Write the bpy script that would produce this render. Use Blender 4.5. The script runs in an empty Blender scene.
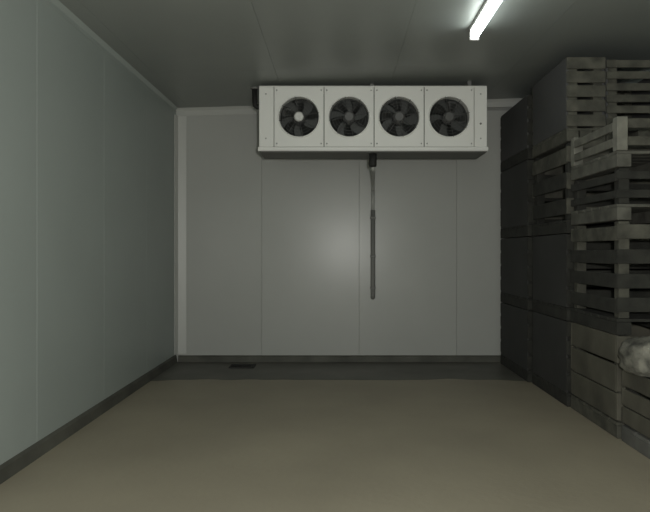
import bpy, bmesh, math, random
from mathutils import Vector, Matrix, noise

random.seed(7)
S = bpy.context.scene
COL = S.collection

# ------------------------------------------------------------------ camera, light, exposure
CAM_Z = 1.30
cam_d = bpy.data.cameras.new('camera'); cam = bpy.data.objects.new('camera', cam_d); COL.objects.link(cam)
cam.location = (0, 0, CAM_Z); cam.rotation_euler = (math.pi/2, 0, 0)
cam_d.sensor_width = 36; cam_d.lens = 35.0
cam_d.shift_x = -13/650; cam_d.shift_y = -4/650
cam_d.clip_start = 0.02
S.camera = cam

w = bpy.data.worlds.new('world'); S.world = w; w.use_nodes = True
w.node_tree.nodes['Background'].inputs[0].default_value = (0.5, 0.55, 0.52, 1)
w.node_tree.nodes['Background'].inputs[1].default_value = 0.02

fl_d = bpy.data.lights.new('camera_flash', 'POINT')
fl_d.energy = 308; fl_d.shadow_soft_size = 0.05; fl_d.color = (1.0, 0.99, 0.94)
fl = bpy.data.objects.new('camera_flash', fl_d); COL.objects.link(fl); fl.location = (0.17, 0.0, CAM_Z + 0.14)

TUBE_STRENGTH = 10.5
S.view_settings.view_transform = 'Standard'
S.view_settings.look = 'None'
S.view_settings.gamma = 1.0
S.view_settings.use_curve_mapping = False
S.view_settings.exposure = 0.0

# ------------------------------------------------------------------ materials
def mat(name, col, rough=0.6, metal=0.0, var=0.0, scale=6.0, bump=0.0, bscale=40.0, stretch=None, spec=0.5, emit=None):
    m = bpy.data.materials.new(name); m.use_nodes = True
    nt = m.node_tree; b = nt.nodes['Principled BSDF']
    b.inputs['Base Color'].default_value = (*col, 1)
    b.inputs['Roughness'].default_value = rough
    b.inputs['Metallic'].default_value = metal
    b.inputs['Specular IOR Level'].default_value = spec
    if emit:
        b.inputs['Emission Color'].default_value = (*emit[0], 1); b.inputs['Emission Strength'].default_value = emit[1]
    if var or bump:
        tc = nt.nodes.new('ShaderNodeTexCoord'); mp = nt.nodes.new('ShaderNodeMapping')
        nt.links.new(tc.outputs['Object'], mp.inputs[0])
        if stretch: mp.inputs['Scale'].default_value = stretch
        oi = nt.nodes.new('ShaderNodeObjectInfo')
        ad = nt.nodes.new('ShaderNodeVectorMath'); ad.operation = 'ADD'
        sc = nt.nodes.new('ShaderNodeMath'); sc.operation = 'MULTIPLY'; sc.inputs[1].default_value = 37.0
        nt.links.new(oi.outputs['Random'], sc.inputs[0])
        nt.links.new(mp.outputs[0], ad.inputs[0]); nt.links.new(sc.outputs[0], ad.inputs[1])
        if var:
            n = nt.nodes.new('ShaderNodeTexNoise'); n.inputs['Scale'].default_value = scale; n.inputs['Detail'].default_value = 6
            nt.links.new(ad.outputs[0], n.inputs['Vector'])
            r = nt.nodes.new('ShaderNodeValToRGB')
            r.color_ramp.elements[0].position = 0.3; r.color_ramp.elements[1].position = 0.7
            r.color_ramp.elements[0].color = (*[c*(1-var) for c in col], 1)
            r.color_ramp.elements[1].color = (*[min(1, c*(1+var)) for c in col], 1)
            nt.links.new(n.outputs['Fac'], r.inputs[0]); nt.links.new(r.outputs[0], b.inputs['Base Color'])
        if bump:
            n2 = nt.nodes.new('ShaderNodeTexNoise'); n2.inputs['Scale'].default_value = bscale; n2.inputs['Detail'].default_value = 4
            nt.links.new(ad.outputs[0], n2.inputs['Vector'])
            bp = nt.nodes.new('ShaderNodeBump'); bp.inputs['Strength'].default_value = bump; bp.inputs['Distance'].default_value = 0.01
            nt.links.new(n2.outputs['Fac'], bp.inputs['Height']); nt.links.new(bp.outputs[0], b.inputs['Normal'])
    return m

M = {}
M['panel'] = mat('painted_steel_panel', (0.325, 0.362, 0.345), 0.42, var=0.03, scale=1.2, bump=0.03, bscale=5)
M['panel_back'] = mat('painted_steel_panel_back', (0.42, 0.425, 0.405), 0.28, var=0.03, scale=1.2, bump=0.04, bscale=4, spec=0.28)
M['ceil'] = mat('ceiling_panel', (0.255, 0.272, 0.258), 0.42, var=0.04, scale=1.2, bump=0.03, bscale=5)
M['backing'] = mat('panel_joint_sealant', (0.27, 0.275, 0.26), 0.8)
M['flash'] = mat('corner_flashing', (0.47, 0.475, 0.45), 0.4)
M['skirt'] = mat('dark_rubber_skirting', (0.080, 0.080, 0.066), 0.7, var=0.4, scale=3)
M['floor'] = mat('sealed_concrete', (0.325, 0.290, 0.218), 0.55, var=0.10, scale=1.1, bump=0.15, bscale=25)
M['strip'] = mat('dark_grey_strip', (0.115, 0.112, 0.095), 0.5, var=0.22, scale=2.2, bump=0.15, bscale=25)
M['unit'] = mat('white_enamel', (0.80, 0.80, 0.77), 0.35, var=0.02, scale=3)
M['unit_dark'] = mat('unit_interior', (0.03, 0.03, 0.03), 0.7)
M['fin'] = mat('coil_fins', (0.10, 0.105, 0.10), 0.5, metal=0.6)
M['blade'] = mat('fan_blade', (0.05, 0.052, 0.05), 0.4)
M['hub'] = mat('fan_motor', (0.09, 0.09, 0.088), 0.4)
M['badge'] = mat('badge_painted_glint', (0.55, 0.55, 0.53), 0.3, metal=0.3)
M['wire'] = mat('grille_wire', (0.10, 0.10, 0.10), 0.4, metal=0.3)
M['steel'] = mat('zinc_steel', (0.45, 0.45, 0.44), 0.4, metal=0.8)
M['black'] = mat('black_rubber', (0.015, 0.015, 0.014), 0.7)
M['pipe'] = mat('grey_pvc', (0.36, 0.365, 0.345), 0.5)
M['sleeve'] = mat('dark_grey_sleeve', (0.19, 0.19, 0.18), 0.7)
M['batten'] = mat('white_batten', (0.7, 0.7, 0.68), 0.5)
M['tube'] = mat('lit_tube', (0.9, 0.95, 0.92), 0.5, emit=((0.93, 1.0, 0.96), TUBE_STRENGTH))
M['woodl'] = mat('weathered_wood', (0.070, 0.068, 0.054), 0.85, var=0.45, scale=3, bump=0.3, bscale=20, stretch=(3, 3, 3))
M['woodp'] = mat('pale_wood', (0.115, 0.113, 0.094), 0.85, var=0.35, scale=3, bump=0.3, bscale=20, stretch=(3, 3, 3))
M['woodb'] = mat('greyish_wood', (0.09, 0.088, 0.074), 0.85, var=0.35, scale=3, bump=0.3, bscale=20, stretch=(3, 3, 3))
M['woodq'] = mat('light_wood_post', (0.17, 0.167, 0.142), 0.85, var=0.3, scale=3, bump=0.3, bscale=20, stretch=(3, 3, 3))
M['woodd'] = mat('dark_wood', (0.023, 0.023, 0.019), 0.9, var=0.4, scale=3, bump=0.3, bscale=20, stretch=(3, 3, 3))
M['ply'] = mat('dark_plywood', (0.034, 0.034, 0.033), 0.8, var=0.2, scale=2, bump=0.1, bscale=20)
M['plyb'] = mat('brown_plywood', (0.085, 0.080, 0.062), 0.8, var=0.4, scale=3, bump=0.2, bscale=20)
M['plyg'] = mat('grey_plywood', (0.066, 0.066, 0.067), 0.8, var=0.15, scale=2, bump=0.1, bscale=20)
M['skid'] = mat('grey_skid', (0.11, 0.11, 0.10), 0.8, var=0.3, scale=5)
M['sack'] = mat('pale_woven_sack', (0.15, 0.146, 0.123), 0.85, var=0.7, scale=9, bump=0.5, bscale=60)
M['string'] = mat('sack_string', (0.10, 0.09, 0.06), 0.9)

# ------------------------------------------------------------------ helpers
def link(name, me, m=None, parent=None, loc=(0, 0, 0), rot=None):
    o = bpy.data.objects.new(name, me); COL.objects.link(o)
    o.location = loc
    if rot: o.rotation_euler = rot
    if m is not None and not me.materials: me.materials.append(m)
    if parent: o.parent = parent
    return o

def empty(name, loc=(0, 0, 0)):
    o = bpy.data.objects.new(name, None); COL.objects.link(o); o.location = loc; o.empty_display_size = 0.1
    return o

def tag(o, label, cat, group=None):
    o['label'] = label; o['category'] = cat
    if group: o['group'] = group
    return o

def struct(o, label=None, cat=None):
    o['kind'] = 'structure'
    if label: o['label'] = label
    if cat: o['category'] = cat
    return o

def to_mesh(bm, name, smooth=False):
    bmesh.ops.recalc_face_normals(bm, faces=bm.faces)
    me = bpy.data.meshes.new(name); bm.to_mesh(me); bm.free()
    if smooth:
        for p in me.polygons: p.use_smooth = True
    return me

def bm_box(bm, c, s):
    r = bmesh.ops.create_cube(bm, size=1)
    bmesh.ops.scale(bm, vec=s, verts=r['verts']); bmesh.ops.translate(bm, vec=c, verts=r['verts'])
    return r['verts']

CACHE = {}
def box(name, lo, hi, m, parent=None, bev=0.0, rot=None):
    """bevelled box between two corners given in the parent's frame; mesh shared between alike pieces"""
    s = tuple(round(hi[i]-lo[i], 4) for i in range(3)); c = [(hi[i]+lo[i])/2 for i in range(3)]
    key = (s, m.name, bev)
    if key not in CACHE:
        bm = bmesh.new(); bm_box(bm, (0, 0, 0), s)
        if bev: bmesh.ops.bevel(bm, geom=list(bm.edges), offset=bev, segments=1, affect='EDGES')
        me = to_mesh(bm, name); me.materials.append(m); CACHE[key] = me
    return link(name, CACHE[key], m, parent, c, rot)

def bm_tube(bm, pts, r, n=12, cap=True):
    pts = [Vector(p) for p in pts]; rings = []
    up = Vector((0.13, 0.31, 0.94)).normalized()
    for i, p in enumerate(pts):
        d = (pts[min(i+1, len(pts)-1)] - pts[max(i-1, 0)]).normalized()
        a = d.cross(up)
        if a.length < 1e-3: a = d.cross(Vector((1, 0, 0)))
        a.normalize(); b = d.cross(a)
        rr = r[i] if isinstance(r, (list, tuple)) else r
        rings.append([bm.verts.new(p + rr*(math.cos(t)*a + math.sin(t)*b)) for t in [2*math.pi*k/n for k in range(n)]])
    for q in range(len(rings)-1):
        for k in range(n):
            bm.faces.new((rings[q][k], rings[q][(k+1) % n], rings[q+1][(k+1) % n], rings[q+1][k]))
    if cap:
        bm.faces.new(rings[0][::-1]); bm.faces.new(rings[-1])

def tube(name, pts, r, m, parent=None, n=12):
    bm = bmesh.new(); bm_tube(bm, pts, r, n)
    return link(name, to_mesh(bm, name, True), m, parent)

def bm_ring(bm, R, r, c=(0, 0, 0), n=40, k=6):
    """torus around the Y axis"""
    g = []
    for i in range(n):
        a = 2*math.pi*i/n; row = []
        for j in range(k):
            b = 2*math.pi*j/k; q = R + r*math.cos(b)
            row.append(bm.verts.new((c[0]+q*math.cos(a), c[1]+r*math.sin(b), c[2]+q*math.sin(a))))
        g.append(row)
    for i in range(n):
        for j in range(k):
            bm.faces.new((g[i][j], g[(i+1) % n][j], g[(i+1) % n][(j+1) % k], g[i][(j+1) % k]))

# ------------------------------------------------------------------ the room
XL, XR, YB, YF = -1.91, 3.02, 7.46, -1.70
def zc(x): return 3.047 + 0.028*x                       # ceiling falls gently to the left
ZT = 3.30
floor = box('floor', (XL-0.15, YF-0.15, -0.20), (XR+0.15, YB+0.15, 0.0), M['floor']); struct(floor, 'beige sealed concrete floor of the cold room', 'floor')
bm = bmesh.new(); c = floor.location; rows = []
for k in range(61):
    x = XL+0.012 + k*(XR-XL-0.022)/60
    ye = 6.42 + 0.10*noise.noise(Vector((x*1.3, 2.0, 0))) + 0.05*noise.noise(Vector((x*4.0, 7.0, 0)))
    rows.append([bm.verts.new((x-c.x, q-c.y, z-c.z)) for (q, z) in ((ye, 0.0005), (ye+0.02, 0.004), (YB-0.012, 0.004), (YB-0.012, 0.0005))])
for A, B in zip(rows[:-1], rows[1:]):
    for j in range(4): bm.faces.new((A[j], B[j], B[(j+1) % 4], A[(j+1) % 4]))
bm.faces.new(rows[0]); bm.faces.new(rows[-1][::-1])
strip = link('back_floor_strip', to_mesh(bm, 'back_floor_strip'), M['strip'], floor)  # darker grey strip of floor, wavy along its front edge
strip['label'] = 'dark grey strip of floor along the back wall'

def wall(name, lo, hi, label):
    o = box(name, lo, hi, M['backing']); struct(o, label, 'wall'); return o
def panel_on(wall_o, lo, hi, m, name='panel'):
    c = wall_o.location
    return box(name, [lo[i]-c[i] for i in range(3)], [hi[i]-c[i] for i in range(3)], m, wall_o, 0.0012)

PT = 0.03
wb = wall('wall_back', (XL-0.15, YB+PT, 0), (XR+0.15, YB+0.15, ZT), 'pale insulated panel wall at the back behind the cooling unit')
xs = [XL, -0.90, 0.25, 1.40, 2.55, XR]
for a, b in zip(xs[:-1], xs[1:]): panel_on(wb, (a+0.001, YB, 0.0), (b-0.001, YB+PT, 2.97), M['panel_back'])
wl = wall('wall_left', (XL-0.15, YF-0.15, 0), (XL-PT, YB+PT, ZT), 'long pale insulated panel wall along the left side')
y = YB
while y > YF+0.01:
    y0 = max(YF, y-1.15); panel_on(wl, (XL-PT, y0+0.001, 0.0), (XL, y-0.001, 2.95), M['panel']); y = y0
wr = wall('wall_right', (XR+PT, YF-0.15, 0), (XR+0.15, YB+PT, ZT), 'insulated panel wall hidden behind the stacked bins')
y = YB
while y > YF+0.01:
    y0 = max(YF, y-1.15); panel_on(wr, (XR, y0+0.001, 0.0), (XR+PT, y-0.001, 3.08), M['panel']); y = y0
wf = wall('wall_front', (XL-0.15, YF-0.15, 0), (XR+0.15, YF-PT, ZT), 'panel wall behind the camera')
for a, b in zip(xs[:-1], xs[1:]): panel_on(wf, (a+0.001, YF-PT, 0.0), (b-0.001, YF, 2.97), M['panel'])

# ceiling: sloped slab with panels that run the length of the room
def sloped(name, x0, x1, y0, y1, dz0, dz1, m, parent=None):
    bm = bmesh.new(); v = []
    for dz in (dz0, dz1):
        for (x, yy) in ((x0, y0), (x1, y0), (x1, y1), (x0, y1)): v.append(bm.verts.new((x, yy, zc(x)+dz)))
    for f in ((0, 1, 2, 3), (4, 5, 6, 7), (0, 1, 5, 4), (1, 2, 6, 5), (2, 3, 7, 6), (3, 0, 4, 7)): bm.faces.new([v[i] for i in f])
    return link(name, to_mesh(bm, name), m, parent)
ce = sloped('ceiling', XL-0.15, XR+0.15, YF-0.15, YB+0.15, 0.03, 0.15, M['backing']); struct(ce, 'dim grey panel ceiling of the cold room', 'ceiling')
cx = [XL-0.1, -1.75, -0.60, 0.55, 1.70, 2.85, XR+0.1]
for a, b in zip(cx[:-1], cx[1:]):
    for (ya, yb) in ((YF-0.1, 2.6), (2.6, 6.0), (6.0, YB+0.1)):
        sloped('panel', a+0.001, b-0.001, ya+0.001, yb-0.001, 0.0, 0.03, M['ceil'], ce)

# corner flashings and skirting
def prism(name, pts, axis, a, b, m, parent=None):
    bm = bmesh.new()
    def P(p, t): return (t, p[0], p[1]) if axis == 'x' else (p[0], t, p[1]) if axis == 'y' else (p[0], p[1], t)
    A = [bm.verts.new(P(p, a)) for p in pts]; B = [bm.verts.new(P(p, b)) for p in pts]
    n = len(pts)
    bm.faces.new(A); bm.faces.new(B[::-1])
    for i in range(n): bm.faces.new((A[i], A[(i+1) % n], B[(i+1) % n], B[i]))
    return link(name, to_mesh(bm, name), m, parent)
bm = bmesh.new(); v = []
for x in (XL, XR):
    for (yy, dz) in ((YB-0.004, -0.09), (YB-0.004, -0.03), (YB-0.03, 0.0), (YB+0.02, 0.0), (YB+0.02, -0.09)): v.append(bm.verts.new((x, yy, zc(x)+dz)))
bm.faces.new(v[:5]); bm.faces.new(v[5:][::-1])
for i in range(5): bm.faces.new((v[i], v[(i+1) % 5], v[5+(i+1) % 5], v[5+i]))
struct(link('trim_1', to_mesh(bm, 'trim_1'), M['flash']), 'pale flashing strip where back wall meets ceiling', 'trim')
struct(prism('trim_2', [(XL, YB-0.09), (XL+0.004, YB-0.09), (XL+0.03, YB-0.03), (XL+0.12, YB-0.004), (XL+0.12, YB), (XL, YB)], 'z', 0.10, zc(XL)-0.09, M['flash']), 'pale corner flashing between left and back walls', 'trim')
struct(prism('trim_3', [(XL, zc(XL)-0.06), (XL+0.003, zc(XL)-0.06), (XL+0.003, zc(XL)-0.03), (XL+0.03, zc(XL)), (XL, zc(XL))], 'y', YF, YB-0.04, M['panel']), 'pale flashing strip where left wall meets ceiling', 'trim')
sk = [(0.0, 0.0), (0.022, 0.0), (0.014, 0.075), (0.0, 0.095)]
struct(prism('baseboard_left', [(XL+a, b) for a, b in sk], 'y', YF, YB-0.03, M['skirt']), 'dark skirting along the foot of the left wall', 'baseboard')
struct(prism('baseboard_back', [(YB-a, b*0.85) for a, b in sk], 'x', XL+0.025, XR, M['skirt']), 'dark skirting along the foot of the back wall', 'baseboard')

# ------------------------------------------------------------------ stacked wooden bins along the right side
def make_bin(loc, size, side, end, frame, label, pitch=0.12, gap=0.05, low=False, base_m=None, solid_side=False, rail_m=None, outer_posts=False, post_m=None):
    """bin with its near lower room-side corner at loc; size = (width x, length y, height). Slatted ends and sides, or plywood sides."""
    W, L, H = size
    t = empty('storage_bin', loc); tag(t, label, 'bin', 'wooden bins stacked along the right side')
    base = 0.12; th = 0.020; ps = 0.075
    bmat = base_m or frame
    for x in (0.0, W/2-0.05, W-0.10):                                     # bearers under the floor boards
        box('bearer', (x, 0.0, 0.0), (x+0.10, L, base-0.03), bmat, t, 0.004)
    nb = 6
    for k in range(nb):
        y0 = k*(L/nb)+0.008
        box('floor_board', (0.0, y0, base-0.03), (W, y0+L/nb-0.016, base-0.008), bmat, t, 0.003)
    e = 0.0 if outer_posts else th
    for x in (e, W-e-ps):
        for yy in (e, L-e-ps):
            box('corner_post', (x, yy, base-0.006), (x+ps, yy+ps, H-0.006), post_m or frame, t, 0.004)
    io = ps if outer_posts else 0.0                        # slats run between the posts or over them
    if solid_side:
        for x in (0.0, W-th+0.001):
            box('side_panel', (x, th+0.001, base-0.006), (x+th-0.001, L-th-0.001, H-0.006), side, t, 0.003)
    z = base; n = max(2, int(round((H-base)/pitch)))
    st = (H-base)/n; hb = st-gap
    for k in range(n):
        z0 = base + k*st + gap*0.5; top = (k == n-1)
        j = random.uniform(-0.006, 0.006)
        sm = rail_m if (rail_m and top) else side
        em = rail_m if (rail_m and top) else end
        if not solid_side:
            for x in (0.0, W-th+0.001):
                box('side_slat', (x, max(th, io)+0.001, z0+j), (x+th-0.001, L-max(th, io)-0.001, z0+hb+j), sm, t, 0.003)
        for yy in (0.0, L-th+0.001):
            box('end_slat', (io+0.001 if io else 0.0, yy, z0-j), (W-io-0.001 if io else W, yy+th-0.001, z0+hb-j), em, t, 0.003)
    return t

FX = 1.94                                                  # room-side face of the stacks
W_ = 0.98
# near stack
Y1 = 4.39
make_bin((FX, Y1, 0.001), (W_, 0.88, 0.72), M['plyb'], M['plyb'], M['woodl'], 'brown board-sided bin on the floor, lowest of the stack nearest the camera', 0.20, 0.012)
make_bin((FX, Y1, 0.722), (W_, 0.88, 0.80), M['woodd'], M['woodd'], M['woodd'], 'dark slatted bin, second from the floor in the stack nearest the camera', 0.17, 0.07, rail_m=M['woodl'], post_m=M['woodl'])
make_bin((FX, Y1, 1.523), (W_, 0.88, 0.37), M['woodd'], M['woodd'], M['woodd'], 'shallow dark bin on a lighter base, third from the floor in the nearest stack', 0.125, 0.07, base_m=M['woodb'])
make_bin((FX, Y1, 1.894), (W_, 0.88, 0.355), M['woodp'], M['woodl'], M['woodp'], 'shallow bin with pale rails on top of the stack nearest the camera', 0.118, 0.055, base_m=M['woodb'], outer_posts=True, post_m=M['woodq'])
# middle stack
Y2 = 5.30
make_bin((FX-0.02, Y2, 0.001), (W_, 0.95, 0.72), M['ply'], M['woodd'], M['woodd'], 'dark flat-sided bin on the floor, lowest of the middle stack', 0.14, 0.03, solid_side=True)
make_bin((FX-0.02, Y2, 0.722), (W_, 0.95, 0.735), M['ply'], M['woodd'], M['woodd'], 'dark flat-sided bin, second from the floor in the middle stack', 0.14, 0.03, solid_side=True)
make_bin((FX-0.02, Y2, 1.458), (W_, 0.95, 0.77), M['woodd'], M['woodl'], M['woodd'], 'dark slatted bin with a lighter top rail in the middle stack', 0.19, 0.085, rail_m=M['woodl'])
make_bin((FX-0.02, Y2, 2.229), (0.325, 0.95, 0.715), M['plyg'], M['woodl'], M['woodl'], 'tall narrow flat-sided bin topping the middle stack on its room side', 0.115, 0.022, solid_side=True)
make_bin((FX-0.02+0.335, Y2, 2.229), (0.63, 0.95, 0.70), M['plyg'], M['woodl'], M['woodl'], 'wider slatted bin topping the middle stack on its wall side', 0.10, 0.034, solid_side=True)
# far stack
Y3 = 6.30
make_bin((FX-0.05, Y3, 0.001), (W_, 1.05, 0.72), M['ply'], M['woodd'], M['woodd'], 'dark flat-sided bin on the floor beside the back wall', 0.14, 0.03, solid_side=True)
make_bin((FX-0.05, Y3, 0.722), (W_, 1.05, 0.735), M['ply'], M['woodd'], M['woodd'], 'dark flat-sided bin, second from the floor beside the back wall', 0.14, 0.03, solid_side=True)
make_bin((FX-0.05, Y3, 1.458), (W_, 1.05, 0.77), M['ply'], M['woodd'], M['woodd'], 'dark flat-sided bin, third from the floor beside the back wall', 0.19, 0.03, solid_side=True)
make_bin((FX-0.05, Y3, 2.229), (W_, 1.05, 0.65), M['plyg'], M['woodd'], M['woodd'], 'dark flat-sided bin topping the stack against the back wall', 0.12, 0.03, solid_side=True)
# low open bin in front of the stacks
make_bin((FX+0.01, 3.15, 0.001), (W_, 1.20, 0.50), M['plyb'], M['plyb'], M['woodd'], 'low open brown bin in front, filled with pale sacks', 0.13, 0.015, base_m=M['skid'])

# ------------------------------------------------------------------ pale sacks in the low bin
def make_sack(loc, size, rotz, seed, label, tilt=0.0):
    t = empty('sack', loc); t.rotation_euler = (0, tilt, rotz)
    tag(t, label, 'sack', 'pale sacks in the low bin')
    bm = bmesh.new(); bmesh.ops.create_uvsphere(bm, u_segments=40, v_segments=24, radius=1)
    for v in bm.verts:
        p = v.co.copy()
        q = Vector([math.copysign(abs(c)**0.72, c) for c in p])           # plump pillow
        d = 0.13*noise.noise(p*2.6 + Vector((seed, 0, 0))) + 0.13*noise.noise(p*6.5 + Vector((0, seed, 0)))
        q *= 1 + d
        if p.y > 0.6: q.x *= 1 - 0.9*(p.y-0.6); q.z *= 1 - 0.9*(p.y-0.6)
        v.co = Vector((q.x*size[0], q.y*size[1], max(q.z, -0.8)*size[2] + 0.8*size[2]))
    link('sack_body', to_mesh(bm, 'sack_body', True), M['sack'], t)
    bm = bmesh.new()
    yb = size[1]*0.98; zb = size[2]*0.8
    bm_tube(bm, [(0, yb-0.03, zb), (0, yb+0.01, zb), (0.005, yb+0.05, zb+0.02), (0.01, yb+0.08, zb+0.03)], [0.05, 0.026, 0.035, 0.06], 12)
    nk = link('tied_neck', to_mesh(bm, 'tied_neck', True), M['sack'], t)
    bm = bmesh.new(); bm_ring(bm, 0.030, 0.006, (0, yb+0.01, zb), 20, 6)
    link('string', to_mesh(bm, 'string', True), M['string'], nk)
ZS = 0.115
make_sack((2.20, 3.48, ZS), (0.155, 0.21, 0.17), 0.0, 1.3, 'pale sack lying low in the near room-side corner of the low bin')
make_sack((2.66, 3.48, ZS), (0.155, 0.21, 0.17), 0.0, 4.1, 'pale sack lying low in the near wall-side corner of the low bin')
make_sack((2.20, 4.03, ZS), (0.155, 0.15, 0.17), 0.0, 7.7, 'pale sack lying under the heaped sack in the low bin')
make_sack((2.66, 4.03, ZS), (0.155, 0.15, 0.17), 0.0, 9.2, 'pale sack lying low in the far wall-side corner of the low bin')
make_sack((2.055, 4.13, 0.503), (0.17, 0.20, 0.13), math.pi+0.12, 12.4, 'crumpled pale sack heaped on the rim of the low bin beside the nearest stack')
make_sack((2.50, 4.10, 0.503), (0.17, 0.20, 0.125), math.pi-0.1, 15.8, 'crumpled pale sack heaped on the low bin toward the right wall')

# ------------------------------------------------------------------ ceiling cooling unit with four fans
EY0, EY1, EX0, EX1, EZ0, EZ1 = 6.40, 6.86, -0.80, 1.51, 2.315, 2.985
ev = empty('evaporator_unit', (0.355, 6.675, EZ0)); tag(ev, 'white ceiling-mounted cooling unit with four round fans in a row', 'cooling unit')
O = Vector((0.355, 6.675, EZ0))
def E(p): return [p[i]-O[i] for i in range(3)]
def ebox(name, lo, hi, m, parent=ev, bev=0.004): return box(name, E(lo), E(hi), m, parent, bev)
fx = [-0.395, 0.112, 0.619, 1.126]; PW = 0.507; FZ = 2.668; FR = 0.198
x0, x1 = fx[0]-PW/2, fx[3]+PW/2
T = 0.012
ebox('top_cover', (EX0, EY0+0.001, EZ1-T), (EX1, EY1, EZ1), M['unit'])
ebox('end_cover', (EX0, EY0, EZ0+0.05), (x0-0.002, EY1, EZ1-T-0.001), M['unit'])
ebox('end_cover', (x1+0.002, EY0, EZ0+0.05), (EX1, EY1, EZ1-T-0.001), M['unit'])
ebox('coil', (x0, EY0+0.30, EZ0+0.06), (x1, EY1-0.01, EZ1-T-0.002), M['fin'])
bm = bmesh.new()                                                     # fin edges on the back of the coil
for k in range(80): bm_box(bm, (x0-O.x+0.02+k*(x1-x0-0.04)/79, EY1-O.y-0.007, 0.34), (0.004, 0.008, 0.56))
fo = link('coil_fins', to_mesh(bm, 'coil_fins'), M['steel'], ev); fo['kind'] = 'stuff'
# drip tray: shallow folded pan, front lip proud of the casing
pan = ebox('drip_tray', (EX0-0.01, EY0-0.012, EZ0+0.008), (EX1+0.01, EY1+0.01, EZ0+0.048), M['unit'])
ebox('painted_tray_shade', (EX0, EY0-0.008, EZ0-0.004), (EX1, EY1, EZ0+0.007), M['sleeve'])  # dark sheet below the tray; the shadow line is put into its colour

def plate_hole(w_, z0, z1, cz, R, d, n=48):
    """flat front plate (in XZ, y 0..d) with a round rolled opening"""
    bm = bmesh.new(); hw = w_/2; ang = [2*math.pi*k/n for k in range(n)]
    def edge(a):
        c, s = math.cos(a), math.sin(a)
        k = min((hw/abs(c)) if abs(c) > 1e-6 else 9, ((z1-cz)/s) if s > 1e-6 else ((cz-z0)/-s) if s < -1e-6 else 9)
        return (c*k, s*k + cz)
    # make sure the corners are among the samples
    for cxn in ((hw, z1-cz), (-hw, z1-cz), (-hw, z0-cz), (hw, z0-cz)):
        a = math.atan2(cxn[1], cxn[0]) % (2*math.pi)
        i = min(range(n), key=lambda q: abs(ang[q]-a)); ang[i] = a
    def loop(f): return [bm.verts.new(f(a)) for a in ang]
    ob = loop(lambda a: (edge(a)[0], d, edge(a)[1])); of = loop(lambda a: (edge(a)[0], 0, edge(a)[1]))
    r1 = loop(lambda a: (math.cos(a)*(R+0.016), 0, math.sin(a)*(R+0.016)+cz))
    r2 = loop(lambda a: (math.cos(a)*(R+0.010), -0.012, math.sin(a)*(R+0.010)+cz))
    r3 = loop(lambda a: (math.cos(a)*R, -0.012, math.sin(a)*R+cz))
    r4 = loop(lambda a: (math.cos(a)*R, 0.07, math.sin(a)*R+cz))
    r5 = loop(lambda a: (math.cos(a)*(R+0.006), 0.07, math.sin(a)*(R+0.006)+cz))
    r6 = loop(lambda a: (math.cos(a)*(R+0.006), d, math.sin(a)*(R+0.006)+cz))
    L = [ob, of, r1, r2, r3, r4, r5, r6, ob]
    for A, B in zip(L[:-1], L[1:]):
        for k in range(n): bm.faces.new((A[k], A[(k+1) % n], B[(k+1) % n], B[k]))
    return to_mesh(bm, 'fan_panel')
pl_me = plate_hole(PW-0.008, EZ0+0.052, EZ1-T-0.002, FZ, FR, 0.010); pl_me.materials.append(M['unit'])
# guard grille: rings and spokes, one wire part
bm = bmesh.new()
for q in range(6): bm_ring(bm, 0.055+q*0.029, 0.0018, (0, -0.014-0.006*(1-q/5), 0), 40, 5)
for k in range(8):
    a = k*math.pi/4+0.2
    bm_tube(bm, [(0.05*math.cos(a), -0.022, 0.05*math.sin(a)), (0.207*math.cos(a), -0.016, 0.207*math.sin(a))], 0.0028, 6)
gr_me = to_mesh(bm, 'fan_guard', True); gr_me.materials.append(M['wire'])
bm = bmesh.new(); bm_tube(bm, [(0, -0.028, 0), (0, -0.024, 0), (0, -0.016, 0)], [0.040, 0.048, 0.05], 24)
bd_me = to_mesh(bm, 'guard_badge', False); bd_me.materials.append(M['hub'])
bm = bmesh.new(); bm_tube(bm, [(0, 0.02, 0), (0, 0.03, 0), (0, 0.14, 0), (0, 0.20, 0)], [0.05, 0.062, 0.062, 0.045], 24)
mo_me = to_mesh(bm, 'fan_motor', False); mo_me.materials.append(M['hub'])
bm = bmesh.new()                                                     # swept blade
g = []
for i in range(7):
    r = 0.055 + i*(0.188-0.055)/6; sw = 0.35*(i/6)**1.3; row = []
    for j in range(5):
        u = j/4-0.5; wd = 0.62+0.12*i/6
        a = u*wd+sw
        row.append(bm.verts.new((r*math.cos(a), 0.055+u*0.075*(1-0.35*i/6)+0.010*(1-4*u*u), r*math.sin(a))))
    g.append(row)
for i in range(6):
    for j in range(4): bm.faces.new((g[i][j], g[i+1][j], g[i+1][j+1], g[i][j+1]))
bmesh.ops.solidify(bm, geom=list(bm.faces), thickness=0.003)
bl_me = to_mesh(bm, 'blade', True); bl_me.materials.append(M['blade'])
for i, x in enumerate(fx):
    p = link('fan_panel', pl_me, M['unit'], ev, E((x, EY0, 0.0)))
    guard = link('fan_guard', gr_me, None, ev, E((x, EY0, FZ)))
    b = link('guard_badge', bd_me, None, guard)
    if i == 0:
        b.data = bd_me.copy(); b.data.materials.clear(); b.data.materials.append(M['badge'])  # reflection on the first hub is put into a paler colour
        b['label'] = 'hub badge with a bright reflection painted into its colour'
    fan = link('fan', mo_me, None, ev, E((x, EY0, FZ)))
    for k in range(5):
        link('blade', bl_me, None, fan, (0, 0, 0), (0, k*2*math.pi/5 + i*0.5, 0))
    for (sx, sz) in ((-0.225, -0.27), (0.225, -0.27), (-0.225, 0.27), (0.225, 0.27)):
        bmq = None
        tube('screw', [E((x+sx, EY0-0.005, FZ+sz)), E((x+sx, EY0+0.002, FZ+sz))], 0.008, M['steel'], ev, 8)
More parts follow.
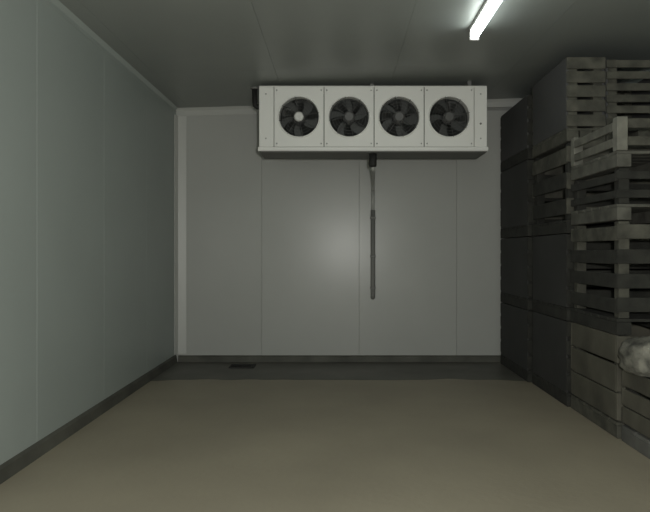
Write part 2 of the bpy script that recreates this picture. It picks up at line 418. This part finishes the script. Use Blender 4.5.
for (sx, sz) in ((1.445, 2.60), (1.445, 2.45), (1.445, 2.90), (-0.73, 2.45), (-0.73, 2.90)):
    tube('screw', [E((sx, EY0-0.005, sz)), E((sx, EY0+0.002, sz))], 0.011 if sz == 2.60 else 0.008, M['sleeve'] if sz == 2.60 else M['steel'], ev, 8)
for x in (-0.66, 0.355, 1.37):                                       # hanging rails to the ceiling
    ebox('hanging_bracket', (x-0.02, EY0+0.18, EZ1+0.001), (x+0.02, EY1-0.10, zc(x)-0.002), M['sleeve'], bev=0.002)

# insulated refrigerant pipe at the left end of the unit
rp = empty('refrigerant_pipe', (-0.87, 6.62, 2.60)); tag(rp, 'black insulated pipe rising to the ceiling at the left end of the cooling unit', 'pipe')
def R_(p): return (p[0]+0.87, p[1]-6.62, p[2]-2.60)
pts = [(-0.803, 6.62, 2.82), (-0.845, 6.62, 2.82), (-0.866, 6.62, 2.835), (-0.872, 6.62, 2.87), (-0.872, 6.62, zc(-0.87)-0.001)]
tube('insulation', [R_(p) for p in pts], 0.028, M['black'], rp, 14)
tube('ceiling_collar', [R_((-0.872, 6.62, zc(-0.872)-0.016)), R_((-0.872, 6.62, zc(-0.872)-0.001))], 0.045, M['sleeve'], rp, 18)

# drain pipe: black connector under the tray, sloping run to the wall, drop down the wall, exit
dp = empty('drain_pipe', (0.36, 7.0, 0.75)); tag(dp, 'grey drain pipe running from the cooling unit down the back wall', 'pipe')
def D_(p): return (p[0]-0.36, p[1]-7.0, p[2]-0.75)
tube('connector', [D_(p) for p in ((0.358, 6.50, 2.308), (0.358, 6.50, 2.20), (0.359, 6.505, 2.178))], [0.040, 0.040, 0.036], M['black'], dp, 16)
tube('sloping_run', [D_(p) for p in ((0.359, 6.505, 2.176), (0.362, 6.54, 2.150), (0.37, 6.62, 2.140), (0.405, 7.33, 2.09), (0.408, 7.395, 2.07), (0.41, 7.42, 2.02))], 0.020, M['pipe'], dp, 14)
tube('down_pipe', [D_(p) for p in ((0.41, 7.42, 2.02), (0.41, 7.42, 1.79))], 0.020, M['pipe'], dp, 14)
tube('insulating_sleeve', [D_(p) for p in ((0.41, 7.42, 1.79), (0.41, 7.42, 0.80), (0.41, 7.43, 0.77), (0.41, 7.458, 0.765))], 0.027, M['sleeve'], dp, 14)
for z in (1.70, 1.25, 0.88):
    box('pipe_clip', D_((0.378, 7.388, z-0.012)), D_((0.442, 7.459, z+0.012)), M['sleeve'], dp, 0.003)

# ------------------------------------------------------------------ fluorescent batten on the ceiling
LX, LY0, LY1 = 1.075, 3.78, 5.00
zl = zc(LX)
lt = empty('fluorescent_light', (LX, (LY0+LY1)/2, zl)); tag(lt, 'lit fluorescent tube light mounted lengthwise on the ceiling', 'light')
def Q(p): return (p[0]-LX, p[1]-(LY0+LY1)/2, p[2]-zl)
box('batten', Q((LX-0.036, LY0, zl-0.035)), Q((LX+0.036, LY1, zl-0.003)), M['batten'], lt, 0.004)
tube('tube', [Q((LX, LY0+0.03, zl-0.071)), Q((LX, LY1-0.03, zl-0.071))], 0.034, M['tube'], lt, 20)
for yy in (LY0+0.002, LY1-0.030):
    box('end_cap', Q((LX-0.036, yy, zl-0.109)), Q((LX+0.036, yy+0.026, zl-0.0355)), M['batten'], lt, 0.005)

# ------------------------------------------------------------------ floor drain near the back wall
fd = empty('floor_drain', (-1.08, 7.14, 0.004)); tag(fd, 'small black floor drain grate in front of the back wall', 'drain')
for (a, b) in (((-0.14, -0.10), (0.14, -0.08)), ((-0.14, 0.08), (0.14, 0.10)), ((-0.14, -0.08), (-0.12, 0.08)), ((0.12, -0.08), (0.14, 0.08))):
    box('frame_bar', (a[0], a[1], 0.0), (b[0], b[1], 0.012), M['black'], fd, 0.002)
for k in range(9):
    x = -0.108+k*0.027
    box('grate_bar', (x-0.006, -0.08, 0.002), (x+0.006, 0.08, 0.010), M['black'], fd, 0.002)
box('drain_pan', (-0.12, -0.08, 0.0003), (0.12, 0.08, 0.0015), M['black'], fd)
